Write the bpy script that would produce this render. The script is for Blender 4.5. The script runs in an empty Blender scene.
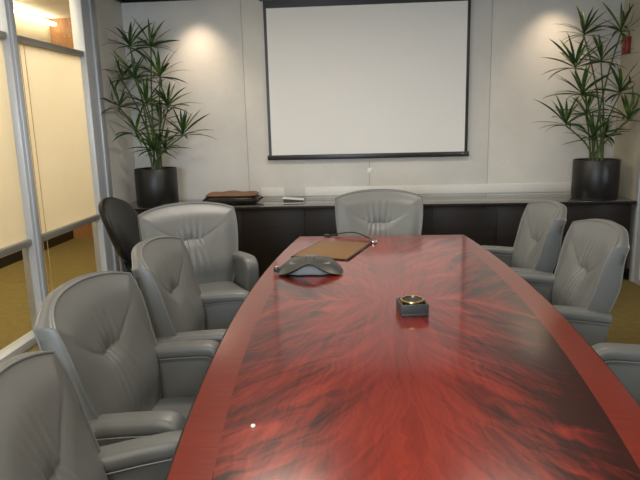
import bpy, bmesh, math, random
from mathutils import Vector, Matrix
random.seed(7)
S = bpy.context.scene
C = S.collection
PI = math.pi
R = math.radians

# ------------------------------------------------------------------ helpers
class MB:
    """collects vertices and faces for ONE mesh object"""
    def __init__(s): s.v = []; s.f = []; s.mi = []
    def add(s, vs, fs, mi=0):
        o = len(s.v); s.v += [tuple(v) for v in vs]
        s.f += [tuple(i + o for i in f) for f in fs]; s.mi += [mi] * len(fs)
    def from_bm(s, bm, M=None, mi=0):
        bm.verts.index_update()
        s.add([(M @ v.co if M else v.co) for v in bm.verts], [[v.index for v in f.verts] for f in bm.faces], mi)
        bm.free()
    def box(s, c, d, bevel=0.0, seg=2, M=None, mi=0):
        bm = bmesh.new(); bmesh.ops.create_cube(bm, size=1)
        for v in bm.verts: v.co = Vector((v.co.x * d[0], v.co.y * d[1], v.co.z * d[2]))
        if bevel: bmesh.ops.bevel(bm, geom=bm.edges[:], offset=bevel, segments=seg, profile=.5, affect='EDGES')
        T = Matrix.Translation(Vector(c))
        s.from_bm(bm, (T @ M) if M else T, mi)
    def tube(s, pts, r, n=8, closed=False, cap=True, mi=0):
        pts = [Vector(p) for p in pts]; m = len(pts)
        rr = r if isinstance(r, (list, tuple)) else [r] * m
        rings = []; up = None
        for i, p in enumerate(pts):
            a = pts[(i - 1) % m] if (closed or i) else p; b = pts[(i + 1) % m] if (closed or i < m - 1) else p
            t = (b - a).normalized()
            if up is None: up = Vector((0, 0, 1)) if abs(t.z) < .9 else Vector((1, 0, 0))
            up = (up - t * up.dot(t)).normalized(); sd = t.cross(up)
            rings.append([p + (up * math.cos(2*PI*k/n) + sd * math.sin(2*PI*k/n)) * rr[i] for k in range(n)])
        vs = [v for q in rings for v in q]; fs = []
        for i in range(m if closed else m - 1):
            j = (i + 1) % m
            for k in range(n): fs.append((i*n+k, i*n+(k+1) % n, j*n+(k+1) % n, j*n+k))
        if cap and not closed: fs += [tuple(range(n))[::-1], tuple((m-1)*n + k for k in range(n))]
        s.add(vs, fs, mi)
    def lathe(s, prof, c=(0, 0, 0), n=32, mi=0, M=None):
        vs = []; fs = []; m = len(prof)
        for r, z in prof:
            for k in range(n):
                a = 2*PI*k/n; p = Vector((r*math.cos(a), r*math.sin(a), z))
                vs.append((M @ p if M else p) + Vector(c))
        for i in range(m - 1):
            for k in range(n): fs.append((i*n+k, i*n+(k+1) % n, (i+1)*n+(k+1) % n, (i+1)*n+k))
        if prof[0][0] > 1e-6: fs.append(tuple(range(n))[::-1])
        if prof[-1][0] > 1e-6: fs.append(tuple((m-1)*n + k for k in range(n)))
        s.add(vs, fs, mi)
    def sweep(s, pts, section, up=(0, 1, 0), mi=0):
        """section: list of (a,b): a along 'up' axis, b along the in-plane normal"""
        pts = [Vector(p) for p in pts]; up = Vector(up); n = len(section); vs = []; fs = []
        for i, p in enumerate(pts):
            t = (pts[min(i+1, len(pts)-1)] - pts[max(i-1, 0)]).normalized(); nn = t.cross(up).normalized()
            vs += [p + up * a + nn * b for a, b in section]
        for i in range(len(pts) - 1):
            for k in range(n): fs.append((i*n+k, i*n+(k+1) % n, (i+1)*n+(k+1) % n, (i+1)*n+k))
        fs += [tuple(range(n))[::-1], tuple((len(pts)-1)*n + k for k in range(n))]
        s.add(vs, fs, mi)
    def build(s, name, mat, parent=None, loc=None, rot=None, smooth=35):
        me = bpy.data.meshes.new(name); me.from_pydata(s.v, [], s.f); me.validate()
        bm = bmesh.new(); bm.from_mesh(me)
        bmesh.ops.remove_doubles(bm, verts=bm.verts, dist=1e-6)
        same = len(bm.faces) == len(s.mi)
        if len(bm.faces) and not getattr(s, 'open', False): bmesh.ops.recalc_face_normals(bm, faces=bm.faces)
        bm.to_mesh(me); bm.free()
        for m in (mat if isinstance(mat, (list, tuple)) else [mat]): me.materials.append(m)
        if same and any(s.mi): me.polygons.foreach_set('material_index', s.mi)
        if smooth:
            me.polygons.foreach_set('use_smooth', [True] * len(me.polygons)); me.set_sharp_from_angle(angle=R(smooth))
        o = bpy.data.objects.new(name, me); C.objects.link(o)
        if loc: o.location = loc
        if rot: o.rotation_euler = rot
        if parent: o.parent = parent
        return o

def thing(name, label, cat, loc=(0, 0, 0), rz=0, group=None):
    o = bpy.data.objects.new(name, None); C.objects.link(o); o.empty_display_size = .1
    o.location = loc; o.rotation_euler = (0, 0, rz); return tag(o, label, cat, group)
def tag(o, label, cat, group=None):
    o['label'] = label; o['category'] = cat
    if group: o['group'] = group
    return o
def struct(o, label=None, cat=None):
    o['kind'] = 'structure'
    if label: o['label'] = label
    if cat: o['category'] = cat
    return o
def copy_tree(o, parent=None):
    c = o.copy(); C.objects.link(c)
    if parent: c.parent = parent
    for ch in list(o.children): copy_tree(ch, c)
    return c
def sm(a, b, x):
    t = min(1, max(0, (x - a) / (b - a))); return t*t*(3 - 2*t)

# ------------------------------------------------------------------ materials
class NT:
    def __init__(s, name):
        s.m = bpy.data.materials.new(name); s.m.use_nodes = True; s.t = s.m.node_tree; s.t.nodes.clear()
        s.out = s.t.nodes.new('ShaderNodeOutputMaterial')
    def n(s, typ, **kw):
        o = s.t.nodes.new(typ)
        for k, v in kw.items():
            if k in o.inputs.keys(): s.set(o.inputs[k], v)
            else: setattr(o, k, v)
        return o
    def set(s, i, v):
        if isinstance(v, bpy.types.NodeSocket): s.t.links.new(v, i)
        elif isinstance(v, (tuple, list)) and len(v) == 3 and i.type == 'RGBA': i.default_value = (*v, 1)
        else: i.default_value = v
    def math(s, op, a, b=None, c=None, clamp=False):
        o = s.t.nodes.new('ShaderNodeMath'); o.operation = op; o.use_clamp = clamp
        for i, v in enumerate((a, b, c)):
            if v is not None: s.set(o.inputs[i], v)
        return o.outputs[0]
    def mix(s, f, a, b):
        o = s.t.nodes.new('ShaderNodeMix'); o.data_type = 'RGBA'
        s.set(o.inputs[0], f); s.set(o.inputs[6], a); s.set(o.inputs[7], b); return o.outputs[2]
    def comb(s, x, y, z=0.0):
        o = s.t.nodes.new('ShaderNodeCombineXYZ')
        for i, v in enumerate((x, y, z)): s.set(o.inputs[i], v)
        return o.outputs[0]
    def ramp(s, f, stops):
        o = s.t.nodes.new('ShaderNodeValToRGB'); s.set(o.inputs[0], f); e = o.color_ramp.elements
        while len(e) < len(stops): e.new(.5)
        for i, (p, c) in enumerate(stops): e[i].position = p; e[i].color = (*c, 1)
        return o.outputs[0]
    def noise(s, vec, scale=5, detail=3, rough=.55, dist=0.0):
        o = s.t.nodes.new('ShaderNodeTexNoise'); s.set(o.inputs['Vector'], vec)
        o.inputs['Scale'].default_value = scale; o.inputs['Detail'].default_value = detail
        o.inputs['Roughness'].default_value = rough; o.inputs['Distortion'].default_value = dist
        return o.outputs['Fac']
    def coord(s): return s.t.nodes.new('ShaderNodeTexCoord').outputs['Object']
    def pbsdf(s, **kw):
        b = s.n('ShaderNodeBsdfPrincipled', **kw); s.t.links.new(b.outputs[0], s.out.inputs[0]); return b
    def bump(s, h, strength=.2, dist=.002):
        b = s.n('ShaderNodeBump', Height=h, Strength=strength, Distance=dist); return b.outputs[0]

def plain(name, col, rough=.5, metal=0.0, noise=.06, scale=40, bump=0.0, **kw):
    t = NT(name); co = t.coord(); nz = t.noise(co, scale, 3)
    c = t.mix(nz, tuple(x * (1 - noise) for x in col), tuple(min(1, x * (1 + noise)) for x in col))
    args = {'Base Color': c, 'Roughness': rough, 'Metallic': metal}; args.update(kw)
    if bump: args['Normal'] = t.bump(nz, bump)
    t.pbsdf(**args); return t.m
def emis(name, col, st):
    t = NT(name); e = t.n('ShaderNodeEmission', Color=col, Strength=st); t.t.links.new(e.outputs[0], t.out.inputs[0]); return t.m
def leather(name, col, rough=.4, sc=260):
    t = NT(name); co = t.coord(); a = t.noise(co, sc, 2); b = t.noise(co, 9, 3)
    c = t.mix(b, tuple(x * .92 for x in col), tuple(x * 1.07 for x in col))
    r = t.math('MULTIPLY_ADD', b, .12, rough - .06)
    t.pbsdf(**{'Base Color': c, 'Roughness': r, 'Normal': t.bump(a, .12, .001), 'Specular IOR Level': .5}); return t.m

M = {}
M['leather'] = leather('grey_leather', (.124, .130, .129), .42)
M['piping'] = leather('grey_piping_leather', (.165, .17, .167), .36)
M['black_leather'] = leather('black_leather', (.006, .006, .006), .36)
M['black_plastic'] = plain('black_plastic', (.015, .015, .016), .35)
M['charcoal'] = plain('charcoal_base', (.02, .02, .021), .4)
M['chrome'] = plain('chrome', (.6, .6, .6), .2, 1.0)
M['pot'] = plain('satin_black_pot', (.008, .008, .008), .42, scale=8)
M['soil'] = plain('potting_soil', (.03, .02, .012), .9, noise=.5, scale=90, bump=.5)
M['alu'] = plain('grey_aluminium', (.52, .55, .60), .4, .25)
M['rail'] = plain('grey_rail', (.33, .32, .29), .4, .4)
M['brass'] = plain('brass', (.75, .52, .2), .25, 1.0)
M['white'] = plain('white_plastic', (.8, .8, .78), .4)
M['red'] = plain('red_plastic', (.22, .018, .015), .4)
M['raceway'] = plain('white_raceway', (.72, .72, .70), .4)
M['ceiling'] = plain('ceiling_tile', (.34, .33, .31), .9, noise=.1, scale=60)
M['corr_ceiling'] = plain('corridor_ceiling', (.75, .72, .66), .9)
M['dark_wood'] = None

def wood_dark():
    t = NT('espresso_wood'); co = t.coord(); sp = t.n('ShaderNodeSeparateXYZ', Vector=co)
    g = t.noise(t.comb(t.math('MULTIPLY', sp.outputs[0], 3), t.math('MULTIPLY', sp.outputs[1], 3), t.math('MULTIPLY', sp.outputs[2], 60)), 1, 4)
    t.pbsdf(**{'Base Color': t.ramp(g, [(.3, (.006, .004, .0035)), (.7, (.014, .009, .007))]), 'Roughness': .5, 'Specular IOR Level': .3}); return t.m
M['dark_wood'] = wood_dark()
def granite():
    t = NT('grey_polished_top'); co = t.coord(); g = t.noise(co, 120, 3)
    t.pbsdf(**{'Base Color': t.ramp(g, [(.4, (.13, .127, .12)), (.75, (.18, .175, .165))]), 'Roughness': .05, 'IOR': 3.0}); return t.m
M['granite'] = granite()
def fabric_wall(name, a, b):
    t = NT(name); co = t.coord(); sp = t.n('ShaderNodeSeparateXYZ', Vector=co)
    xy = t.math('ADD', sp.outputs[0], sp.outputs[1])
    big = t.noise(co, 3.0, 5, .65); th = t.noise(t.comb(t.math('MULTIPLY', xy, 25), t.math('MULTIPLY', sp.outputs[2], 260)), 1, 2)
    tv = t.noise(t.comb(t.math('MULTIPLY', xy, 260), t.math('MULTIPLY', sp.outputs[2], 25)), 1, 2)
    f = t.math('ADD', t.math('MULTIPLY', big, .6), t.math('MULTIPLY', t.math('ADD', th, tv), .2))
    t.pbsdf(**{'Base Color': t.ramp(f, [(.3, a), (.7, b)]), 'Roughness': .85, 'Normal': t.bump(t.math('ADD', th, tv), .15, .001)}); return t.m
M['wall'] = fabric_wall('wall_fabric', (.60, .59, .56), (.72, .71, .68))
M['seam'] = plain('wall_seam', (.36, .35, .33), .9)
M['warm_wall'] = fabric_wall('cream_wall', (.46, .42, .33), (.54, .50, .40))
def carpet():
    t = NT('gold_carpet'); co = t.coord(); a = t.noise(co, 240, 2); b = t.noise(co, 14, 4); d = t.noise(co, 60, 2)
    f = t.math('ADD', t.math('MULTIPLY', a, .4), t.math('ADD', t.math('MULTIPLY', b, .3), t.math('MULTIPLY', d, .3)))
    t.pbsdf(**{'Base Color': t.ramp(f, [(.3, (.10, .073, .014)), (.7, (.24, .175, .045))]), 'Roughness': .95, 'Normal': t.bump(a, .5, .004)}); return t.m
M['carpet'] = carpet()
def tan_wall():
    t = NT('tan_wood_wall'); co = t.coord(); sp = t.n('ShaderNodeSeparateXYZ', Vector=co)
    g = t.noise(t.comb(t.math('MULTIPLY', sp.outputs[0], 22), 0.0, t.math('MULTIPLY', sp.outputs[2], 2)), 1, 4)
    t.pbsdf(**{'Base Color': t.ramp(g, [(.3, (.26, .12, .045)), (.7, (.42, .21, .09))]), 'Roughness': .5}); return t.m
M['tan'] = tan_wall()
def clear_glass():
    t = NT('clear_glass'); lw = t.n('ShaderNodeFresnel', IOR=1.45)
    tr = t.n('ShaderNodeBsdfTransparent', Color=(.93, .95, .92)); gl = t.n('ShaderNodeBsdfGlossy', Roughness=.02)
    mx = t.n('ShaderNodeMixShader'); t.set(mx.inputs[0], lw.outputs[0]); t.set(mx.inputs[1], tr.outputs[0]); t.set(mx.inputs[2], gl.outputs[0])
    t.t.links.new(mx.outputs[0], t.out.inputs[0]); return t.m
M['glass'] = clear_glass()
def frosted():
    t = NT('frosted_cream_glass'); co = t.coord(); nz = t.noise(co, 6, 3)
    col = t.mix(nz, (.84, .77, .60), (.89, .83, .67))
    tl = t.n('ShaderNodeBsdfTranslucent', Color=col); df = t.n('ShaderNodeBsdfDiffuse', Color=col)
    m1 = t.n('ShaderNodeMixShader'); m1.inputs[0].default_value = .35
    t.set(m1.inputs[1], tl.outputs[0]); t.set(m1.inputs[2], df.outputs[0])
    gl = t.n('ShaderNodeBsdfGlossy', Roughness=.08); fr = t.n('ShaderNodeFresnel', IOR=1.45)
    m2 = t.n('ShaderNodeMixShader'); t.set(m2.inputs[0], fr.outputs[0]); t.set(m2.inputs[1], m1.outputs[0]); t.set(m2.inputs[2], gl.outputs[0])
    t.t.links.new(m2.outputs[0], t.out.inputs[0]); return t.m
M['frosted'] = frosted()
def screen_mat():
    t = NT('matte_white_screen'); nz = t.noise(t.coord(), 300, 2)
    t.pbsdf(**{'Base Color': t.mix(nz, (.80, .80, .80), (.84, .84, .83)), 'Roughness': .75}); return t.m
M['screen'] = screen_mat()
def leaf_mat():
    t = NT('palm_leaf'); co = t.coord(); nz = t.noise(co, 7, 3)
    col = t.ramp(nz, [(.35, (.012, .038, .012)), (.52, (.032, .085, .018)), (.68, (.13, .19, .03))])
    t.pbsdf(**{'Base Color': col, 'Roughness': .38, 'Specular IOR Level': .5}); return t.m
M['leaf'] = leaf_mat()
M['cane'] = plain('green_cane', (.07, .10, .03), .6, noise=.4, scale=30)

def flame_veneer():
    t = NT('mahogany_flame_veneer'); co = t.coord(); sp = t.n('ShaderNodeSeparateXYZ', Vector=co)
    x, y = sp.outputs[0], sp.outputs[1]
    u = t.math('ABSOLUTE', x); v = t.math('ABSOLUTE', y)
    sd = t.math('MULTIPLY', t.math('SIGN', y), 3.7)
    # fibres fanning out of the centre line like a plume
    w1 = t.noise(co, 2.2, 4, .6)
    th = t.math('DIVIDE', u, t.math('MULTIPLY_ADD', v, .42, .20))
    th = t.math('ADD', th, t.math('MULTIPLY', w1, .35))
    fib = t.noise(t.comb(t.math('MULTIPLY', th, 16), t.math('MULTIPLY', v, 1.3), sd), 1, 4, .6)
    fine = t.noise(t.comb(t.math('MULTIPLY', th, 70), t.math('MULTIPLY', v, 3.0), sd), 1, 3, .6)
    # flame hooks running outward
    q = t.math('SUBTRACT', v, t.math('SQRT', t.math('MULTIPLY_ADD', u, 1.3, .0004)))
    hook = t.noise(t.comb(t.math('MULTIPLY', u, 3.0), t.math('MULTIPLY', t.math('ADD', q, t.math('MULTIPLY', w1, .30)), 8.0), sd), 1, 5, .58, 1.3)
    hk = t.math('MULTIPLY', t.math('SUBTRACT', hook, .5), t.math('MULTIPLY', t.math('MINIMUM', t.math('MULTIPLY', u, 4.5), 1.0), 2.3))
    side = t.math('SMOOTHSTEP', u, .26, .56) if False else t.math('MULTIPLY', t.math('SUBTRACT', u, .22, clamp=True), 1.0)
    low = t.noise(co, 1.5, 2)
    f = t.math('ADD', .60, hk)
    f = t.math('ADD', f, t.math('MULTIPLY', t.math('SUBTRACT', fib, .5), .6))
    f = t.math('ADD', f, t.math('MULTIPLY', t.math('SUBTRACT', fine, .5), .62))
    f = t.math('ADD', f, t.math('MULTIPLY', t.math('SUBTRACT', low, .5), .5))
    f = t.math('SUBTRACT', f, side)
    dk = t.math('MULTIPLY', t.math('MULTIPLY', t.math('ADD', x, -.10, clamp=True), 1.3), t.math('ADD', t.math('MULTIPLY', y, -.9), .35, clamp=True))  # near right darkened: dark figure, plus that side's dimmer light painted in
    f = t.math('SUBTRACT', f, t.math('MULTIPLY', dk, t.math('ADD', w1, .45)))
    col = t.ramp(f, [(.05, (.028, .005, .004)), (.33, (.10, .010, .007)), (.58, (.19, .018, .011)), (.92, (.29, .034, .018))])
    t.pbsdf(**{'Base Color': col, 'Roughness': .30, 'Specular IOR Level': .15, 'Coat Weight': .85, 'Coat Roughness': .11, 'Coat IOR': 1.72}); return t.m
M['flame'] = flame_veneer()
def band(name, ax):
    t = NT(name); co = t.coord(); sp = t.n('ShaderNodeSeparateXYZ', Vector=co)
    sc = (5, 170) if ax else (170, 5)
    g = t.noise(t.comb(t.math('MULTIPLY', sp.outputs[0], sc[0]), t.math('MULTIPLY', sp.outputs[1], sc[1])), 1, 4, .6)
    t.pbsdf(**{'Base Color': t.ramp(g, [(.3, (.13, .014, .009)), (.7, (.19, .025, .014))]), 'Roughness': .30, 'Specular IOR Level': .15,
               'Coat Weight': .85, 'Coat Roughness': .11, 'Coat IOR': 1.72}); return t.m
M['band_side'] = band('mahogany_cross_band', 1); M['band_end'] = band('mahogany_end_band', 0)
M['edge'] = plain('dark_mahogany_edge', (.035, .010, .007), .25, noise=.3, scale=30)
M['tan_leather'] = leather('tan_leather', (.17, .088, .030), .5, 400)
M['warm_lit_leather'] = leather('warm_lit_leather', (.17, .085, .045), .5, 200)  # black leather under warm light, painted brown for the top of the bag
M['phone'] = plain('graphite_phone', (.045, .045, .04), .35)
M['phone_grey'] = plain('phone_grille', (.15, .165, .18), .5, scale=300, bump=.3)
M['slate'] = leather('slate_leatherette', (.035, .04, .043), .5, 300)
M['paper'] = plain('white_paper', (.8, .8, .77), .7)

# ------------------------------------------------------------------ room shell
XL, XR, YB, YS, ZC = -2.30, 2.44, 5.92, -2.6, 2.70
def sbox(name, lo, hi, mat, bevel=0, parent=None):
    m = MB(); m.box([(a + b) / 2 for a, b in zip(lo, hi)], [b - a for a, b in zip(lo, hi)], bevel)
    return m.build(name, mat, parent)
struct(sbox('floor', (-4.1, YS - .1, -.1), (2.6, 7.9, 0), M['carpet']))
struct(sbox('ceiling', (XL - .1, YS - .1, ZC), (XR + .1, YB + .1, ZC + .1), M['ceiling']))
wb = struct(sbox('wall_back', (XL - .1, YB + .015, 0), (XR + .1, YB + .12, ZC), M['seam']))
seams = [XL, -1.13, .09, 1.245, XR]
for a, b in zip(seams[:-1], seams[1:]):
    sbox('fabric_panel', (a + .0015, YB, .0), (b - .0015, YB + .014, ZC), M['wall'], .0012, wb)
struct(sbox('wall_left', (XL - .1, 5.335, 0), (XL, YB + .014, ZC), M['wall']))
struct(sbox('trim_1', (XL, YB - .035, 2.662), (XR, YB, ZC), M['dark_wood'], .004))
struct(sbox('trim_2', (XL, 5.34, 2.662), (XL + .035, YB - .036, ZC), M['dark_wood'], .004))
struct(sbox('wall_right', (XR, 5.40, 0), (XR + .1, YB + .014, ZC), M['warm_wall']))
struct(sbox('baseboard_right', (XR - .015, 5.40, 0), (XR, YB, .1), M['black_plastic'], .003))
ws = struct(sbox('wall_south', (XL - .1, YS - .1, 0), (XR + .1, YS, .9), M['warm_wall']))
sbox('upper_wall', (XL - .1, YS - .1, 2.4), (XR + .1, YS, ZC), M['warm_wall'], 0, ws)
sbox('side_wall', (XL - .1, YS - .1, .9), (-1.7, YS, 2.4), M['warm_wall'], 0, ws)
sbox('side_wall', (1.9, YS - .1, .9), (XR + .1, YS, 2.4), M['warm_wall'], 0, ws)

# glazed partitions: metal posts, two rails, clear glass above and below, frosted between
def partition(name, X, ys, posts, sgn, z_lo=.71, z_hi=2.10):
    root = bpy.data.objects.new(name, None); C.objects.link(root); root['kind'] = 'structure'
    xo = X - sgn * .05                                    # centre of the frame
    for (a, b) in posts:
        m = MB(); m.box((xo, (a + b) / 2, ZC / 2), (.10, b - a, ZC - .002), .004)
        if b - a > .15:                                   # two-step jamb
            m.box((xo + sgn * .055, (a + b) / 2 + .035, ZC / 2), (.02, .05, ZC - .002), .004)
        else:
            m.box((xo + sgn * .054, (a + b) / 2, ZC / 2), (.016, .045, ZC - .002), .004)
        m.build('post', M['alu'], root)
    for (a, b) in ys:
        m = MB(); m.box((xo, (a + b) / 2, .03), (.10, b - a, .058), .003); m.build('sill', M['alu'], root)
        for z in (z_lo, z_hi):
            m = MB(); m.box((xo, (a + b) / 2, z), (.07, b - a, .045), .006); m.build('rail', M['rail'], root)
        for (za, zb, mat, nm) in ((.06, z_lo - .0225, 'glass', 'clear_pane'), (z_lo + .0225, z_hi - .0225, 'frosted', 'frosted_pane'),
                                  (z_hi + .0225, ZC - .001, 'glass', 'clear_pane')):
            m = MB(); m.open = True
            m.add([(xo, a, za), (xo, b, za), (xo, b, zb), (xo, a, zb)], [(0, 1, 2, 3)]); m.build(nm, M[mat], root, smooth=0)
    return root
cuts = [-2.6, -1.6, -.5, .6, 1.7, 2.80, 3.93, 5.04]
posts = [(y, y + .10) for y in cuts[1:-1]] + [(5.045, 5.33)]
bays = [(cuts[i] + (.10 if i else 0), cuts[i + 1] + (.005 if i == len(cuts) - 2 else 0)) for i in range(len(cuts) - 1)]
pl = partition('window_1', XL, bays, posts, 1)
m = MB()
for yy, r in ((4.10, .0022), (4.16, .0022)): m.box((XL - .035, yy, 1.08), (.004, r * 2, 2.0), 0)  # thin pale strips painted in as reflections of glass door edges
m.build('edge_reflection', plain('painted_edge_reflection', (.62, .47, .26), .4), pl)
cr = [-2.6, -1.4, 0, 1.4, 2.8, 4.0, 5.22]
partition('window_2', XR, [(cr[i] + (.10 if i else 0), cr[i + 1]) for i in range(6)], [(y, y + .10) for y in cr[1:-1]] + [(5.22, 5.395)], -1)

# corridor beyond the left partition, lobby beyond the right one
ww = 'warm_wall'
struct(sbox('wall_corridor', (-4.05, YS, 0), (-3.95, 7.85, 2.95), M[ww]))
struct(sbox('wall_corridor_end', (-3.95, 7.70, 0), (-2.2, 7.80, 2.95), M['tan']))
struct(sbox('wall_corridor_inner', (XL - .1, YB + .13, 0), (XL, 7.69, 2.95), M[ww]))
struct(sbox('wall_corridor_south', (-3.95, YS - .1, 0), (XL - .101, YS - .001, 2.95), M[ww]))
struct(sbox('ceiling_corridor', (-4.05, YS - .1, 2.86), (XL - .101, 7.85, 2.95), M['corr_ceiling']))
struct(sbox('wall_corridor_header', (XL - .1, YS, ZC + .101), (XL, YB + .13, 2.95), M[ww]))
struct(sbox('baseboard_corridor', (-3.95, YS, 0), (-3.935, 7.69, .11), M['black_plastic']))
cl = tag(sbox('cove_light', (-3.90, 1.5, 2.765), (-3.84, 7.66, 2.80), emis('warm_cove', (1, .80, .5), 14)),
         'long thin warm strip light high on the corridor wall beyond the glass', 'light')
pn = thing('corridor_light', 'bright square ceiling light in the corridor beyond the clear glass', 'ceiling light', (-3.12, 5.35, 2.86))
sbox('frame', (-.31, -.31, -.016), (.31, .31, -.001), M['white'], .002, pn); sbox('diffuser', (-.29, -.29, -.02), (.29, .29, -.0165), emis('warm_panel', (1, .82, .55), 7), 0, pn)
vt = thing('air_vent', 'slim grey slot air vent in the corridor ceiling beyond the clear glass', 'vent', (-2.98, 6.45, 2.86))
sbox('frame', (-.18, -.05, -.012), (.18, .05, -.001), M['rail'], .002, vt)

# ------------------------------------------------------------------ projection screen
SX0, SX1 = -.905, 1.035; SY = 5.865
t = thing('projection_screen', 'white pull-down projection screen with black borders hanging on the back wall', 'screen', (.065, SY, 1.13))
def sl(n, lo, hi, mat, bv=0): return sbox(n, (lo[0] - .065, lo[1] - SY, lo[2] - 1.13), (hi[0] - .065, hi[1] - SY, hi[2] - 1.13), mat, bv, t)
ZW0, ZW1 = 1.172, 2.552
sl('viewing_surface', (SX0 + .028, SY - .001, ZW0), (SX1 - .028, SY + .001, ZW1), M['screen'])
for a, b in ((SX0, SX0 + .028), (SX1 - .028, SX1)): sl('black_border', (a, SY - .001, ZW0), (b, SY + .001, ZW1), M['black_plastic'])
sl('black_drop', (SX0, SY - .001, ZW1), (SX1, SY + .001, 2.64), M['black_plastic'])
sl('housing', (SX0 - .04, SY - .045, 2.625), (SX1 + .04, YB - .0005, 2.66), M['black_plastic'], .008)
sl('bottom_bar', (SX0 - .015, SY - .016, 1.125), (SX1 + .015, SY + .016, 1.172), M['black_plastic'], .004)
m = MB(); m.lathe([(0, 0), (.008, 0), (.008, .004), (0, .005)], (SX1 - .05 - .065, -.016, 1.152 - 1.13), 12, M=Matrix.Rotation(PI/2, 3, 'X')); m.build('badge', M['chrome'], t)

# small round white disc on the wall under the screen, white raceway above the credenza, fire alarm
m = MB(); m.lathe([(0, 0), (.028, 0), (.028, .003), (.024, .006), (0, .007)], (0, 0, 0), 24, M=Matrix.Rotation(PI/2, 3, 'X'))
o = m.build('wall_disc', M['white'], None, (.093, YB - .001, 1.0)); tag(o, 'small round white disc on the wall below the projection screen', 'wall plate')
t = thing('cable_raceway', 'long low white cable raceway on the wall just above the dark credenza', 'raceway', (.52, YB, .75))
sbox('channel', (-1.53, -.016, .006), (1.53, -.001, .096), M['raceway'], .004, t)
sbox('cover_plate', (-1.29, -.021, .004), (-1.08, -.0161, .098), plain('grey_cover', (.55, .55, .53), .5), .002, t)
t = thing('fire_alarm', 'small dark red fire alarm on the right wall behind the palm', 'alarm', (XR, 5.775, 2.10))
sbox('body', (-.04, -.05, -.075), (-.001, .05, .075), M['red'], .008, t)
sbox('strobe_lens', (-.052, -.025, -.02), (-.0405, .025, .04), plain('strobe_lens', (.30, .06, .05), .2), .004, t)

# ------------------------------------------------------------------ credenza
CY = 5.315
t = thing('credenza', 'long black-brown credenza with polished grey top along the back wall', 'credenza', (.06, 5.6, 0))
def cb(n, lo, hi, mat, bv=.002, p=None): return sbox(n, (lo[0] - .06, lo[1] - 5.6, lo[2]), (hi[0] - .06, hi[1] - 5.6, hi[2]), mat, bv, p or t)
cb('worktop', (-2.29, CY, .712), (2.41, YB - .03, .74), M['granite'], .001)
cb('edge_strip', (-2.29, CY - .008, .712), (2.41, CY - .0005, .7392), M['dark_wood'], .001)
cb('carcass', (-2.27, CY + .045, .08), (2.39, YB - .035, .711), M['dark_wood'])
cb('plinth', (-2.22, CY + .09, .001), (2.34, YB - .05, .0795), M['black_plastic'])
nd = 8; wd = (4.66 - .01) / nd
for i in range(nd):
    x0 = -2.265 + i * wd
    d = cb('door', (x0 + .001, CY + .022, .09), (x0 + wd - .001, CY + .044, .709), M['dark_wood'], .0008)

# things on the credenza
t = thing('document_bag', 'flat soft black leather bag with flap painted warm-lit brown lying on the credenza', 'bag', (-1.22, 5.53, .742), R(-1))
def pillow(m, w, d, h, z0, n=18, pw=4, mi=0):
    vs = []; fs = []
    for sgn in (1, -1):
        for j in range(n + 1):
            for i in range(n + 1):
                u = 2*i/n - 1; v = 2*j/n - 1
                k = (1 - abs(u)**pw) * (1 - abs(v)**pw); k = max(k, 0) ** .45
                x = u * w/2 * (1 - .06*v*v); y = v * d/2 * (1 - .03*u*u)
                z = z0 + h/2 + sgn * h/2 * k + (.006*math.sin(7*u + 2)*k if sgn > 0 else 0)
                vs.append((x, y, max(z, z0)))
    N = (n + 1)**2
    for s_ in (0, 1):
        for j in range(n):
            for i in range(n):
                a = s_*N + j*(n+1) + i; fs.append((a, a+1, a+n+2, a+n+1))
    m.add(vs, fs, mi)
m = MB(); pillow(m, .56, .30, .085, 0); m.build('body', M['black_leather'], t)
m = MB(); pillow(m, .50, .25, .052, .062); m.build('flap', M['warm_lit_leather'], t)
m = MB(); m.tube([(.24 + .05*math.sin(a), -.09 + .18*a/PI, .045 + .012*math.sin(a)) for a in [PI*k/12 for k in range(13)]], .009); m.build('handle', M['black_leather'], t)
t = thing('folded_leaflet', 'white folded leaflet with dark inside, half open on the credenza beside the black bag', 'leaflet', (-.64, 5.55, .7415), R(4))
m = MB(); m.box((0, 0, .002), (.20, .13, .003)); m.box((0, 0, .038), (.205, .135, .003), M=Matrix.Rotation(R(5), 4, 'Y')); m.build('cover', M['paper'], t)
m = MB(); m.add([(-.095, -.05, .0036), (.095, -.05, .0036), (.095, .06, .0036), (-.095, .06, .0036), (-.095, -.05, .044), (.095, -.05, .026), (.095, .06, .026), (-.095, .06, .044)],
                [(0, 3, 2, 1), (4, 5, 6, 7), (0, 1, 5, 4), (2, 3, 7, 6), (1, 2, 6, 5), (0, 4, 7, 3)]); m.build('dark_wedge', M['black_plastic'], t)  # black wedge added for the dark gap under the half-open sheet

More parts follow.
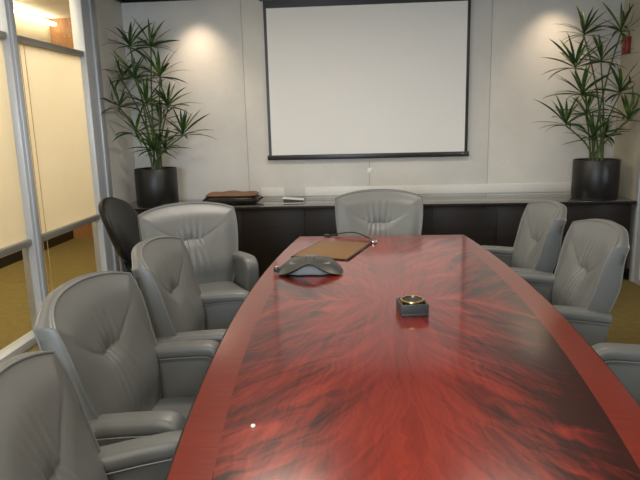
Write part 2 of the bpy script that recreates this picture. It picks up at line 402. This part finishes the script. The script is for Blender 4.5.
# ------------------------------------------------------------------ potted palms
def leaf(m, base, az, el, L, w, droop, lims=()):
    d = Vector((math.cos(az), math.sin(az), 0)); side = Vector((-math.sin(az), math.cos(az), 0)); n = 7
    p = Vector(base); e = el; pts = []
    for i in range(n + 1):
        pts.append((p.copy(), e)); p = p + (d * math.cos(e) + Vector((0, 0, 1)) * math.sin(e)) * (L / n); e -= droop / n * (0.4 + 1.2 * i / n)
    for q, e in pts:
        for axv, sg, lim in lims:
            if sg*(q[axv] - lim) > 0: q[axv] = lim
    rl = random.uniform(-.6, .6); side = (side * math.cos(rl) + Vector((0, 0, 1)) * math.sin(rl)).normalized(); vs = []; fs = []
    for i, (q, e) in enumerate(pts):
        s_ = i / n; ww_ = w * (.45 + 1.6*s_) if s_ < .35 else w * (1.02 - ((s_ - .35)/.65)**2.2)
        nn = -d * math.sin(e) + Vector((0, 0, 1)) * math.cos(e)
        vs += [q - side * ww_ + nn * ww_ * .35, q, q + side * ww_ + nn * ww_ * .35]
    for i in range(n):
        a = i*3; fs += [(a, a+1, a+4, a+3), (a+1, a+2, a+5, a+4)]
    m.add(vs, fs)
def palm(name, label, loc, base, ros, lims):
    t = thing(name, label, 'plant', loc)
    m = MB(); r, h = .197, .355
    m.lathe([(0, 0), (r - .008, 0), (r - .002, .006), (r - .002, .03), (r, .034), (r, h - .006), (r - .004, h), (r - .014, h), (r - .016, h - .004), (r - .016, h - .04), (0, h - .04)], n=48)
    m.build('pot', M['pot'], t)
    m = MB(); m.lathe([(0, h - .018), (.1, h - .02), (r - .018, h - .03), (r - .018, h - .039), (0, h - .039)], n=32); m.build('soil', M['soil'], t)
    for k, (x, y, z, sc, tilt) in enumerate(ros):
        # cane from the soil to the rosette
        bx, by = base[0] + random.uniform(-.05, .05), base[1] + random.uniform(-.05, .05)
        pts = [Vector((bx, by, h - .03)).lerp(Vector((x, y, z)), s_) + Vector(((x - bx) * -.22 * math.sin(PI*s_), (y - by) * -.2 * math.sin(PI*s_), 0)) for s_ in [i/10 for i in range(11)]]
        m = MB(); m.tube(pts, [.009 - .003*i/10 for i in range(11)], 7); m.build('cane', M['cane'], t)
        m = MB(); m.open = True
        nl = random.randint(17, 20); a0 = random.random()*6
        for i in range(nl):
            f = i / nl; az = a0 + i * 2.39996
            el = R(76 - 86 * f**.8 + random.uniform(-9, 9)); L = sc * (.27 + .07*math.sin(3*f)) * random.uniform(.85, 1.15)
            p0 = Vector((x, y, z + .03*(1 - f)))
            az2 = az + tilt[0] * .0
            leaf(m, p0, az2, el, L, sc * random.uniform(.0125, .0175), R(random.uniform(20, 55)) * (.5 + .8*f), lims)
        m.build('leaf_rosette', M['leaf'], t, smooth=60)
    return t

def cam_basis(p, y, r):
    cy, sy, cp, sp, cr_, sr = math.cos(y), math.sin(y), math.cos(p), math.sin(p), math.cos(r), math.sin(r)
    F = Vector((sy*cp, cy*cp, -sp)); Rt = Vector((cy, -sy, 0)); U = Rt.cross(F)
    return cr_*Rt + sr*U, -sr*Rt + cr_*U, F
FPX = 590.0; HC = 1.5
RT, UP, FW = cam_basis(R(11.445), R(-4.094), R(-1.451))
# rosette crowns: (height of the plant seen in the photograph), turned into places around the pot
def crown(px, py, Y):
    d = FW + RT * ((px - 320) / FPX) - UP * ((py - 240) / FPX); s_ = Y / d.y; return d * s_ + Vector((0, 0, HC))
def crowns(lst, loc):
    out = []
    for px, py, Y, sc in lst:
        q = crown(px, py, Y) - Vector(loc); out.append((q.x, q.y, q.z, sc, (0, 0)))
    return out
LP = (-1.945, 5.515, .7405); RP = (2.125, 5.515, .7405)
left = crowns([(130, 48, 5.50, .95), (151, 48, 5.62, .95), (135, 80, 5.44, .95), (160, 78, 5.56, 1.0), (122, 80, 5.62, .8), (120, 108, 5.46, .95),
               (147, 106, 5.40, .9), (168, 108, 5.55, .95), (161, 124, 5.62, .8), (136, 135, 5.40, .95), (183, 136, 5.48, .95), (154, 151, 5.38, .85), (165, 150, 5.5, .8)], LP)
right = crowns([(584, 36, 5.50, .85), (621, 33, 5.60, .9), (575, 69, 5.42, 1.0), (601, 63, 5.56, .95), (582, 96, 5.38, .95), (620, 94, 5.45, 1.0),
                (586, 116, 5.58, .9), (566, 126, 5.44, 1.0), (628, 121, 5.40, .95), (592, 140, 5.40, .85), (605, 138, 5.60, .8)], RP)
palm('potted_palm', 'tall spiky palm in black pot on the credenza, beside the glass partition', LP, (0, 0), left, [(1, 1, .385), (0, -1, -.335)])
palm('potted_palm', 'tall spiky palm in black pot on the credenza, in front of the red fire alarm', RP, (0, 0), right, [(1, 1, .385), (0, 1, .235)])

# ------------------------------------------------------------------ conference table
TX, TY, TL = .13, 2.44, 1.44
t = thing('conference_table', 'long boat-shaped conference table with glossy red flame mahogany top', 'table', (TX, TY, 0))
def outline(off, n=40, rc=.03):
    def hw(y): return .65 - .10 * (y / TL)**2 - off
    L = TL - off; pts = []
    for i in range(n + 1):
        y = -L + 2*L*i/n
        pts.append((hw(y), y))
    k = max(.004, rc - off * .2)
    def cornered(ps):          # soften the two ends of one side
        a, b = ps[0], ps[-1]
        return [(a[0] - k, a[1]), (a[0] - k*.3, a[1] + k*.3)] + [(p[0], p[1]) for p in ps if -L + k < p[1] < L - k] + [(b[0] - k*.3, b[1] - k*.3), (b[0] - k, b[1])]
    rs = cornered(pts); ls = [(-x, y) for x, y in rs][::-1]
    return rs + ls
O0, O1, O2 = outline(0), outline(.012), outline(.108)
while len(O1) < len(O0): O1.append(O1[-1])
nO = len(O0)
def plate(ps, z0, z1, m):
    n = len(ps); m.add([(x, y, z1) for x, y in ps] + [(x, y, z0) for x, y in ps],
        [tuple(range(n)), tuple(range(2*n - 1, n - 1, -1))] + [(i, (i+1) % n, n + (i+1) % n, n + i) for i in range(n)])
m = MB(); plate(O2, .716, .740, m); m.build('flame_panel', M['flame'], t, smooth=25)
def resample(ps, n):
    P = [Vector((x, y, 0)) for x, y in ps]; P.append(P[0]); d = [0]
    for a, b in zip(P[:-1], P[1:]): d.append(d[-1] + (b - a).length)
    out = []; k = 0
    for i in range(n):
        s_ = d[-1]*i/n
        while d[k+1] < s_: k += 1
        f = (s_ - d[k]) / max(1e-9, d[k+1] - d[k]); q = P[k].lerp(P[k+1], f); out.append((q.x, q.y))
    return out
def ring(A, B, z, zb, m, mis=None):
    n = len(A); vs = [(x, y, z) for x, y in A] + [(x, y, z) for x, y in B] + [(x, y, zb) for x, y in A] + [(x, y, zb) for x, y in B]
    for i in range(n):
        j = (i + 1) % n; mi = 0
        if mis: mi = mis(A[i], A[j])
        m.add([vs[i], vs[j], vs[n+j], vs[n+i], vs[2*n+i], vs[2*n+j], vs[3*n+j], vs[3*n+i]], [(0, 1, 2, 3), (4, 7, 6, 5), (0, 4, 5, 1), (3, 2, 6, 7)], mi)
# band between the moulding and the flame panel: matched loops (same point order)
hwf = lambda y, off: .65 - .10*(y/TL)**2 - off
def simple(off, n=60):
    L = TL - off; rs = [(hwf(-L + 2*L*i/n, off), -L + 2*L*i/n) for i in range(n + 1)]
    return rs + [(-x, y) for x, y in rs[::-1]]
m = MB(); ring(simple(.010), simple(.108), .740, .716, m, lambda a, b: 1 if abs(a[1] - b[1]) < 1e-6 else 0)
m.build('cross_band', [M['band_side'], M['band_end']], t, smooth=25)
m = MB()
prof = [(.010, .739), (.004, .737), (.0, .731), (.0, .722), (.006, .716), (.014, .708), (.024, .700), (.036, .697)]
vs = []; fs = []; n0 = len(simple(0))
for off, z in prof: vs += [(x, y, z) for x, y in simple(off)]
for a in range(len(prof) - 1):
    for i in range(n0):
        j = (i+1) % n0; fs.append((a*n0+i, a*n0+j, (a+1)*n0+j, (a+1)*n0+i))
fs.append(tuple((len(prof)-1)*n0 + i for i in range(n0))[::-1]); m.add(vs, fs); m.build('edge_moulding', M['edge'], t, smooth=60)
for y in (-.80, .80):
    m = MB(); m.box((0, y, .375), (.42, .20, .62), .02, 3); m.box((0, y, .035), (.50, .30, .068), .015, 3); m.box((0, y, .68), (.46, .36, .03), .008)
    m.build('pedestal', M['edge'], t)
m = MB(); m.box((0, 0, .35), (.06, 1.42, .16), .01); m.build('stretcher', M['edge'], t)

# ------------------------------------------------------------------ things on the table
ZT = .7405
t = thing('conference_phone', 'graphite three-armed conference phone at the far left of the table', 'phone', (-.262, 2.945, ZT))
def phone():
    n = 72; nr = 14
    def RR(a): return .146 + .040 * math.cos(3 * (a - PI/2))
    def lift(a): return .5 - .5 * math.cos(3 * (a - PI/2))       # 0 on an arm, 1 between arms
    m = MB(); vs = [(0, 0, .075)]; fs = []
    for j in range(1, nr + 1):
        s_ = j / nr
        for k in range(n):
            a = 2*PI*k/n; rr = RR(a) * s_
            ze = .008 + .054 * lift(a)
            z = ze + (.075 - ze) * (1 - s_**2.2)
            vs.append((rr*math.cos(a), rr*math.sin(a), z))
    for k in range(n): fs.append((0, 1 + k, 1 + (k+1) % n))
    for j in range(nr - 1):
        for k in range(n):
            a = 1 + j*n + k; b = 1 + j*n + (k+1) % n; fs.append((a, a + n, b + n, b))
    o = 1 + (nr-1)*n; o2 = len(vs)                               # rim
    for k in range(n):
        a = 2*PI*k/n; vs.append((RR(a)*.97*math.cos(a), RR(a)*.97*math.sin(a), max(.001, .008 + .054*lift(a) - .005)))
    for k in range(n): fs.append((o + k, o2 + k, o2 + (k+1) % n, o + (k+1) % n))
    o3 = len(vs)
    for k in range(n):
        a = 2*PI*k/n; q = RR(a)*.80; vs.append((q*math.cos(a), q*math.sin(a), max(.001, .002 + .052*lift(a))))
    for k in range(n): fs.append((o2 + k, o3 + k, o3 + (k+1) % n, o2 + (k+1) % n))
    m.add(vs, fs); m.build('shell', M['phone'], t, smooth=50)
    m = MB(); vs = []; fs = []
    for sc, z in ((.80, .0), (.88, .006), (.88, .012), (.84, .042), (.66, .058)):
        for k in range(n):
            a = 2*PI*k/n; q = (.136 + .022*math.cos(3*(a - PI/2))) * sc; vs.append((q*math.cos(a), q*math.sin(a), z))
    for j in range(4):
        for k in range(n): fs.append((j*n+k, j*n+(k+1) % n, (j+1)*n+(k+1) % n, (j+1)*n+k))
    fs.append(tuple(range(n))[::-1]); m.add(vs, fs); m.build('speaker_grille', M['phone_grey'], t, smooth=50)
    m = MB()
    for i in range(3):
        for j in range(4): m.box(((i - 1)*.020, -.038 + j*.017 - .012, .0705 - abs(j - 2)*.0015), (.013, .010, .010), .002)
    m.build('keypad', M['charcoal'], t)
    m = MB(); m.box((0, .038, .0695), (.058, .026, .010), .002); m.build('display', M['phone_grey'], t)
    m = MB(); m.box((-.172, -.052, .022), (.022, .03, .022), .004); m.build('cable_plug', M['black_plastic'], t)
    m = MB(); m.box((-.172, -.052, .0355), (.012, .012, .005), .001); m.build('plug_tip', M['chrome'], t)
phone()
t = thing('desk_pad', 'tan leather writing pad with dark stitched border lying behind the conference phone', 'desk pad', (-.168, 3.432, ZT), R(-17))
m = MB(); m.box((0, 0, .003), (.345, .475, .0055), .002); m.build('border', M['black_leather'], t)
m = MB(); m.box((0, 0, .0068), (.318, .448, .002), .0006); m.build('writing_surface', M['tan_leather'], t)
t = thing('cable', 'black cable curling over the far table end to a silver plug', 'cable', (0, 3.75, ZT))
pts = [(-.225, .118, .004), (-.19, .12, .006), (-.13, .125, .018), (-.06, .10, .028), (0, .05, .022), (.05, -.03, .012), (.072, -.085, .008)]
sp_ = []
for i in range(len(pts) - 1):
    a, b, c, d = [Vector(pts[max(0, min(len(pts)-1, i + q))]) for q in (-1, 0, 1, 2)]
    for k in range(5):
        s_ = k/5; sp_.append(.5*((2*b) + (c - a)*s_ + (2*a - 5*b + 4*c - d)*s_**2 + (3*b - a - 3*c + d)*s_**3))
m = MB(); m.tube(sp_, .004); m.build('cord', M['black_plastic'], t)
m = MB(); m.box((.078, -.115, .010), (.030, .055, .018), .003, M=Matrix.Rotation(R(10), 4, 'Z')); m.build('plug', M['chrome'], t)
m = MB(); m.lathe([(0, 0), (.022, 0), (.022, .010), (.012, .014), (0, .014)], (-.228, .115, 0), 20); m.build('grommet', M['black_plastic'], t)

t = thing('coaster_box', 'square dark slate coaster box in the middle of the table', 'coaster holder', (.199, 2.272, ZT), R(8))
w = .108
m = MB(); m.box((0, 0, .006), (w, w, .0115), .002); m.build('tray', M['slate'], t)
m = MB(); m.box((0, -w/2 + .004, .0295), (w, .008, .035), .0015); m.build('front_panel', M['slate'], t)
for s_ in (-1, 1): m = MB(); m.box((s_*(w/2 - .004), .004, .0295), (.008, w - .008, .035), .0015); m.build('side_panel', M['slate'], t)
m = MB(); m.box((0, w/2 - .004, .0295), (w - .017, .008, .035), .0015); m.build('rear_panel', M['slate'], t)
ca = math.cos(R(3))
for k in range(4):
    c = thing('coaster', 'round brass-rimmed coaster stacked inside the dark coaster box', 'coaster', (.199, 2.272, ZT + .0125 + k*.0115), 0, 'coasters stacked in the box')
    if k == 3: c['label'] = 'top coaster with bright brass rim showing above the dark coaster box'
    m = MB(); m.lathe([(0, 0), (.040, 0), (.040, .006), (0, .006)], n=32); m.build('disc', M['black_leather'], c)
    m = MB(); m.lathe([(.0405, 0), (.0465, 0), (.0475, .004), (.0465, .009), (.0405, .009), (.0405, 0)], n=40); m.build('rim', M['brass'], c)
m = MB(); m.lathe([(0, 0), (.0055, .0005), (.0065, .003), (.0045, .006), (0, .0065)], n=14)  # tiny white bump lying on the tabletop
tag(m.build('speck', M['white'], None, (-.28, 1.362, ZT)), 'tiny white mint on the near left part of the red tabletop', 'speck')

# ------------------------------------------------------------------ conference chair
GROUP = 'grey leather conference chairs around the table'
def chair_back():
    NU, NV = 100, 110; z0, z1 = .40, .950
    def frame(u, v):
        v2 = 2*v - 1; k = .14 if v2 > 0 else .10
        uu = u * math.sqrt(max(0, 1 - k*v2*v2/1.6 * (u*u)**1.0)); vv = v2 * math.sqrt(max(0, 1 - (.10 if v2 > 0 else .06) * u**4))
        vr = (vv + 1)/2
        W = .326 - .088 * max(0, 1 - vr)**1.6
        z = z0 + (z1 - z0)*vr + .030 * (1 - u*u) * sm(.4, 1, vr)
        return uu*W, z, vr
    def lean(z):
        q = z - .45
        return -.232 - .15*q - .27*max(0, q - .1)**1.35*1.0 + .018*math.exp(-((z - .60)/.10)**2)
    def smooth_x(s_, z): return lean(z) + .075*(abs(s_)/.33)**2.2*(.35 + .65*sm(.5, .9, z))
    def front(u, v):
        s_, z, vr = frame(u, v); x = smooth_x(s_, z)
        e = max(abs(u), abs(2*v - 1) if v > .5 else 0)
        x -= .026 * sm(.55, 1.0, e)**2.6                                  # rolled edge
        a = abs(s_); zt = .755
        zs = zt + .0 + .85*max(0, a - .055)**1.25                         # smiling seam
        x -= .0038*math.exp(-((z - zs)/.008)**2) * sm(.30, .12, a) + .014*math.exp(-((z - zt)/.035)**2 - (s_/.06)**2)
        x += .006*sm(.0, .05, zs - z)*sm(.30, .06, zs - z)*sm(.33, .1, a)   # lower panel puffs
        if z > zs:   # upper pleats: gathered into the seam
            h = z - zt; f = sm(.20, .02, h) * sm(.125, .06, a); w_ = .036 + .10*h
            x += .0030*f*math.cos(2*PI*s_/w_ + .6)
        else:        # lower pleats fan downwards
            h = zt - z; f = sm(.30, .04, h) * sm(.10 + .25*h, .04 + .18*h, a); w_ = .030 + .13*h
            x += .0034*f*math.cos(2*PI*s_/w_)
        return (x, s_, z)
    def back(u, v):
        s_, z, vr = frame(u, v); th = .100 - .035*sm(.6, 1, vr)
        return (smooth_x(s_, z) - .025*abs(u)**6 - th, s_*.985, z - .004)
    m = MB(); vs = []; fs = []
    us = [2*i/NU - 1 for i in range(NU+1)]; vv = [j/NV for j in range(NV+1)]
    for g in (front, back):
        for v in vv:
            for u in us: vs.append(g(u, v))
    N = (NU+1)*(NV+1); id_ = lambda g, i, j: g*N + j*(NU+1) + i
    for j in range(NV):
        for i in range(NU):
            fs.append((id_(0, i, j), id_(0, i+1, j), id_(0, i+1, j+1), id_(0, i, j+1)))
            fs.append((id_(1, i, j), id_(1, i, j+1), id_(1, i+1, j+1), id_(1, i+1, j)))
    per = [(i, 0) for i in range(NU)] + [(NU, j) for j in range(NV)] + [(i, NV) for i in range(NU, 0, -1)] + [(0, j) for j in range(NV, 0, -1)]
    mids = []
    cz = .70
    for k, (i, j) in enumerate(per):
        a = Vector(vs[id_(0, i, j)]); b = Vector(vs[id_(1, i, j)]); c = (a + b)/2
        d = Vector((0, c.y, (c.z - cz)*.8)).normalized()
        mids.append(len(vs)); vs.append(c + d*.012)
    for k in range(len(per)):
        l = (k+1) % len(per); a, b = per[k], per[l]
        fs.append((id_(0, *a), mids[k], mids[l], id_(0, *b))); fs.append((mids[k], id_(1, *a), id_(1, *b), mids[l]))
    m.add(vs, fs)
    edge = [(0, j) for j in range(4, NV)] + [(i, NV) for i in range(NU+1)] + [(NU, j) for j in range(NV-1, 3, -1)]
    return m, [vs[id_(0, *e)] for e in edge], [vs[id_(1, *e)] for e in edge]
def rsec(w, h, r, n=4):
    out = []
    for cx, cy, a0 in ((w/2 - r, h/2 - r, 0), (-w/2 + r, h/2 - r, PI/2), (-w/2 + r, -h/2 + r, PI), (w/2 - r, -h/2 + r, 3*PI/2)):
        for k in range(n + 1):
            a = a0 + PI/2*k/n; out.append((cx + r*math.cos(a), cy + r*math.sin(a)))
    return out
def arm_path():
    pts = [(-.345, .612), (-.26, .622), (-.16, .630), (-.07, .634)]
    for k in range(1, 8):
        a = PI/2*k/7; pts.append((-.055 + .052*math.sin(a), .582 + .052*math.cos(a)))
    pts += [(-.004, .54), (-.008, .50), (-.014, .44), (-.022, .385)]
    return pts
def star_base(root, mat, r=.30, caster_n=5, zc=.075):
    m = MB()
    m.lathe([(0, zc + .0), (.05, zc), (.05, zc + .05), (.036, zc + .065), (.0, zc + .066)], n=24)
    for k in range(5):
        a = 2*PI*k/5 + .3; d = Vector((math.cos(a), math.sin(a), 0)); s_ = Vector((-d.y, d.x, 0))
        vs = []
        for q, w_, h0, h1 in ((.035, .026, zc + .008, zc + .05), (.16, .022, zc + .006, zc + .038), (r, .017, zc - .004, zc + .016)):
            vs += [d*q - s_*w_ + Vector((0, 0, h0)), d*q + s_*w_ + Vector((0, 0, h0)), d*q + s_*w_*.7 + Vector((0, 0, h1)), d*q - s_*w_*.7 + Vector((0, 0, h1))]
        fs = [(0, 1, 2, 3), (8, 9, 10, 11)]
        for i in (0, 4):
            for e in range(4): fs.append((i + e, i + (e+1) % 4, i + 4 + (e+1) % 4, i + 4 + e))
        m.add(vs, fs)
    m.build('star_base', mat, root)
    for k in range(5):
        a = 2*PI*k/5 + .3; d = Vector((math.cos(a), math.sin(a), 0)); b = a + 1.1; ax = Vector((-math.sin(b), math.cos(b), 0))
        m = MB(); Q = ax.to_track_quat('Z', 'Y').to_matrix()
        for off in (-.016, .016):
            m.lathe([(0, -.008), (.022, -.008), (.0265, -.005), (.0265, .005), (.022, .008), (0, .008)], d*(r - .012) + ax*off + Vector((0, 0, .027)), 18, M=Q)
        m.lathe([(0, .035), (.012, .035), (.012, zc - .003), (0, zc - .003)], d*(r - .012), 12)
        m.build('caster', M['black_plastic'], root)
    m = MB(); m.lathe([(0, .12), (.028, .12), (.028, .22), (.016, .222), (.016, .30), (0, .30)], n=20); m.build('gas_lift', M['black_plastic'], root)
def make_chair():
    root = thing('conference_chair', 'x', 'chair', (0, 0, 0), 0, GROUP)
    m, fe, be = chair_back(); b = m.build('backrest', M['leather'], root, smooth=70)
    m = MB(); m.tube([Vector(p) for p in fe[::2]], .0038, 6); m.build('piping', M['piping'], b)
    m = MB(); m.tube([Vector(p) for p in be[::2]], .0038, 6); m.build('piping', M['piping'], b)
    # seat cushion
    m = MB(); n = 30; vs = []; fs = []
    for g in (0, 1):
        for j in range(n+1):
            for i in range(n+1):
                u = 2*i/n - 1; v = 2*j/n - 1
                e = (1 - abs(u)**8)*(1 - abs(v)**8)
                x = -.02 + .265*v*(1 - .04*u**6); y = .250*u*(1 - .05*v**8)
                z = (.425 + .045*max(e, 0)**.5 + .010*(1 - u*u)*(1 - v*v) - .03*sm(.6, 1, v)) if g == 0 else .35 + .02*(1 - max(e, 0)**.5)
                vs.append((x, y, z))
    N = (n+1)**2
    for g in (0, 1):
        for j in range(n):
            for i in range(n):
                a = g*N + j*(n+1) + i; f = (a, a+1, a+n+2, a+n+1); fs.append(f if g == 0 else f[::-1])
    per = [(i, 0) for i in range(n)] + [(n, j) for j in range(n)] + [(i, n) for i in range(n, 0, -1)] + [(0, j) for j in range(n, 0, -1)]
    for k in range(len(per)):
        a, c = per[k], per[(k+1) % len(per)]; ia = a[1]*(n+1)+a[0]; ic = c[1]*(n+1)+c[0]; fs.append((ia, ia + N, ic + N, ic))
    m.add(vs, fs); m.build('seat', M['leather'], root, smooth=60)
    ap = arm_path()
    for s_ in (-1, 1):
        y = s_*.292
        bm = bmesh.new()
        prof = [(x - (.012 if i > 5 else 0), z - .018) for i, (x, z) in enumerate(ap)] + [(-.05, .36), (-.20, .345), (-.29, .36), (-.33, .46)]
        f = bm.faces.new([bm.verts.new((x, -.033, z)) for x, z in prof])
        r_ = bmesh.ops.extrude_face_region(bm, geom=[f]); bmesh.ops.translate(bm, verts=[q for q in r_['geom'] if isinstance(q, bmesh.types.BMVert)], vec=(0, .066, 0))
        caps = [f for f in bm.faces if len(f.verts) > 4]
        bmesh.ops.bevel(bm, geom=list({e for f in caps for e in f.edges}), offset=.010, segments=3, profile=.5, affect='EDGES')
        m = MB(); m.from_bm(bm, Matrix.Translation((0, y, 0))); a = m.build('armrest', M['leather'], root, smooth=50)
        m = MB(); m.sweep([(x, y, z) for x, z in ap], rsec(.086, .050, .020)); m.build('arm_pad', M['leather'], a, smooth=60)
        m = MB()
        for q in (-1, 1):
            pp = []
            for i, (x, z) in enumerate(ap):
                t_ = (Vector(ap[min(i+1, len(ap)-1)]) - Vector(ap[max(i-1, 0)])).normalized()
                nx, nz = t_.y, -t_.x
                pp.append((x + nx*.021, y + q*.0400, z + nz*.021))
            m.tube(pp, .0028, 6)
        m.build('piping', M['piping'], a)
    m = MB(); m.box((-.03, 0, .325), (.34, .30, .045), .012); m.box((-.24, 0, .36), (.10, .12, .03), .008, M=Matrix.Rotation(R(20), 4, 'Y')); m.build('seat_plate', M['charcoal'], root)
    star_base(root, M['charcoal'])
    return root
CH = [(-.365, 1.20, 20, 'grey leather chair nearest the camera on the left side, cut by the frame'),
      (-.545, 1.865, 2, 'grey leather chair on the left side, fully seen pleated back beside the nearest one'),
      (-.54, 2.575, 5, 'grey leather chair on the left side, just in front of the angled corner chair'),
      (-.945, 3.46, -58, 'grey leather chair turned at an angle at the far left table corner'),
      (.13, 3.955, -90, 'grey leather chair at the far head of the table below the projection screen'),
      (.73, 3.59, 177, 'grey leather chair farthest along the right side, in front of the dark credenza'),
      (.765, 2.89, 176, 'grey leather chair on the right side showing a blue-grey side strip, near the right palm'),
      (.83, 1.84, 176, 'grey leather chair on the right side of which only an armrest shows')]
proto = make_chair()
for i, (x, y, a, lab) in enumerate(CH):
    c = proto if i == 0 else copy_tree(proto)
    c.location = (x, y, 0); c.rotation_euler = (0, 0, R(a)); c['label'] = lab

# ------------------------------------------------------------------ black task chair
t = thing('task_chair', 'shiny black swivel chair behind the grey corner chair by the glass partition', 'chair', (-1.50, 4.21, 0), R(-4))
def task_back():
    m = MB(); n = 40; vs = []; fs = []
    for g in (0, 1):
        for j in range(n+1):
            for i in range(n+1):
                u = 2*i/n - 1; v = 2*j/n - 1
                uu = u*math.sqrt(1 - v*v*.42); vv = v*math.sqrt(1 - u*u*.42)
                y = .235*uu*(1 + .06*vv); z = .73 + .25*vv
                e = max(0, (1 - u**6)*(1 - v**6))**.5
                x = -.20 - .34*(z - .5) - .10*max(0, z - .8) + .05*(y/.225)**2
                vs.append((x + .025*e if g == 0 else x - .062*e, y, z))
    N = (n+1)**2
    for g in (0, 1):
        for j in range(n):
            for i in range(n):
                a = g*N + j*(n+1) + i; fs.append((a, a+1, a+n+2, a+n+1))
    m.add(vs, fs); return m
m = task_back(); b = m.build('backrest', M['black_leather'], t, smooth=60)
m = MB(); m.sweep([(-.33, 0, .80), (-.31, 0, .66), (-.29, 0, .52), (-.255, 0, .40), (-.20, 0, .355), (-.08, 0, .345)], rsec(.085, .022, .008)); m.build('back_bar', M['black_plastic'], t)
m = MB(); pillow(m, .48, .47, .09, .375); m.build('seat', M['black_leather'], t)
m = MB(); m.box((-.02, 0, .345), (.24, .22, .05), .012); m.build('seat_plate', M['black_plastic'], t)
star_base(t, M['black_plastic'], .29)

# ------------------------------------------------------------------ lights
def area(name, loc, size, power, col, rot=(0, 0, 0), parent=None, spread=None):
    l = bpy.data.lights.new(name, 'AREA'); l.shape = 'RECTANGLE'; l.size, l.size_y = size; l.energy = power; l.color = col
    if spread: l.spread = spread
    o = bpy.data.objects.new(name, l); C.objects.link(o); o.location = loc; o.rotation_euler = rot
    if parent: o.parent = parent
    return o
def spot(name, loc, tgt, power, col, ang, blend=1.0, rad=.03):
    l = bpy.data.lights.new(name, 'SPOT'); l.energy = power; l.color = col; l.spot_size = R(ang); l.spot_blend = blend; l.shadow_soft_size = rad
    o = bpy.data.objects.new(name, l); C.objects.link(o); o.location = loc
    o.rotation_euler = (Vector(tgt) - Vector(loc)).to_track_quat('-Z', 'Y').to_euler(); return o
WARM = (1, .90, .76); NEUT = (1, .95, .88); COOL = (.74, .87, 1.0)
for k, (x, y, p) in enumerate(((-.55, -1.1, 34), (.95, -1.1, 20), (-.55, .9, 16), (.95, .9, 13), (-.55, 3.5, 30), (.95, 3.5, 15))):  # first pair, behind the camera, is added fill in place of a flash
    f = thing('ceiling_light', 'unseen square recessed ceiling light; the pair behind the camera is added fill', 'ceiling light', (x, y, ZC), 0, 'recessed lights above the table')
    sbox('frame', (-.31, -.31, -.014), (.31, .31, -.001), M['white'], .002, f)
    area('lamp', (0, 0, -.02), (.55, .55), p, WARM, (0, 0, 0), f)
for nm, (x, tx, p) in {'left': (-1.54, -1.55, 38), 'right': (1.80, 1.80, 30)}.items():
    f = thing('downlight', 'round recessed downlight over the %s palm' % nm, 'downlight', (x, 5.62, ZC))
    m = MB(); m.lathe([(.045, -.012), (.065, -.012), (.070, -.002), (.045, -.002), (.045, -.012)], n=28); m.build('trim_ring', M['white'], f)
    spot('downlight_bulb', (x, 5.62, ZC - .02), (tx, 5.88, 1.75), p, (1, .76, .52), 84, 1.0, .07)
area('corridor_lamp', (-3.05, 4.2, 2.83), (.9, 5.2), 58, (1, .87, .68))
area('corridor_lamp', (-3.05, 0.4, 2.83), (.9, 2.0), 22, (1, .87, .68))
area('rear_flash_fill', (-1.0, YS + .03, 1.65), (1.6, 1.4), 125, COOL, (R(90), 0, R(8)))  # cool fill added on the unseen rear wall, standing in for a camera flash
W = bpy.data.worlds.new('World'); S.world = W; W.use_nodes = True
W.node_tree.nodes['Background'].inputs[0].default_value = (.75, .85, 1, 1); W.node_tree.nodes['Background'].inputs[1].default_value = .12

# ------------------------------------------------------------------ camera
cd = bpy.data.cameras.new('Camera'); cd.sensor_width = 36; cd.lens = FPX / 640 * 36; cd.clip_start = .02
cam = bpy.data.objects.new('Camera', cd); C.objects.link(cam)
Mx = Matrix((RT, UP, -FW)).transposed().to_4x4(); Mx.translation = Vector((0, 0, HC)); cam.matrix_world = Mx
S.camera = cam
S.view_settings.view_transform = 'Standard'; S.view_settings.look = 'None'; S.view_settings.exposure = 0.16; S.view_settings.gamma = 1
S.view_settings.use_curve_mapping = False
try: S.cycles.use_denoising = True
except Exception: pass
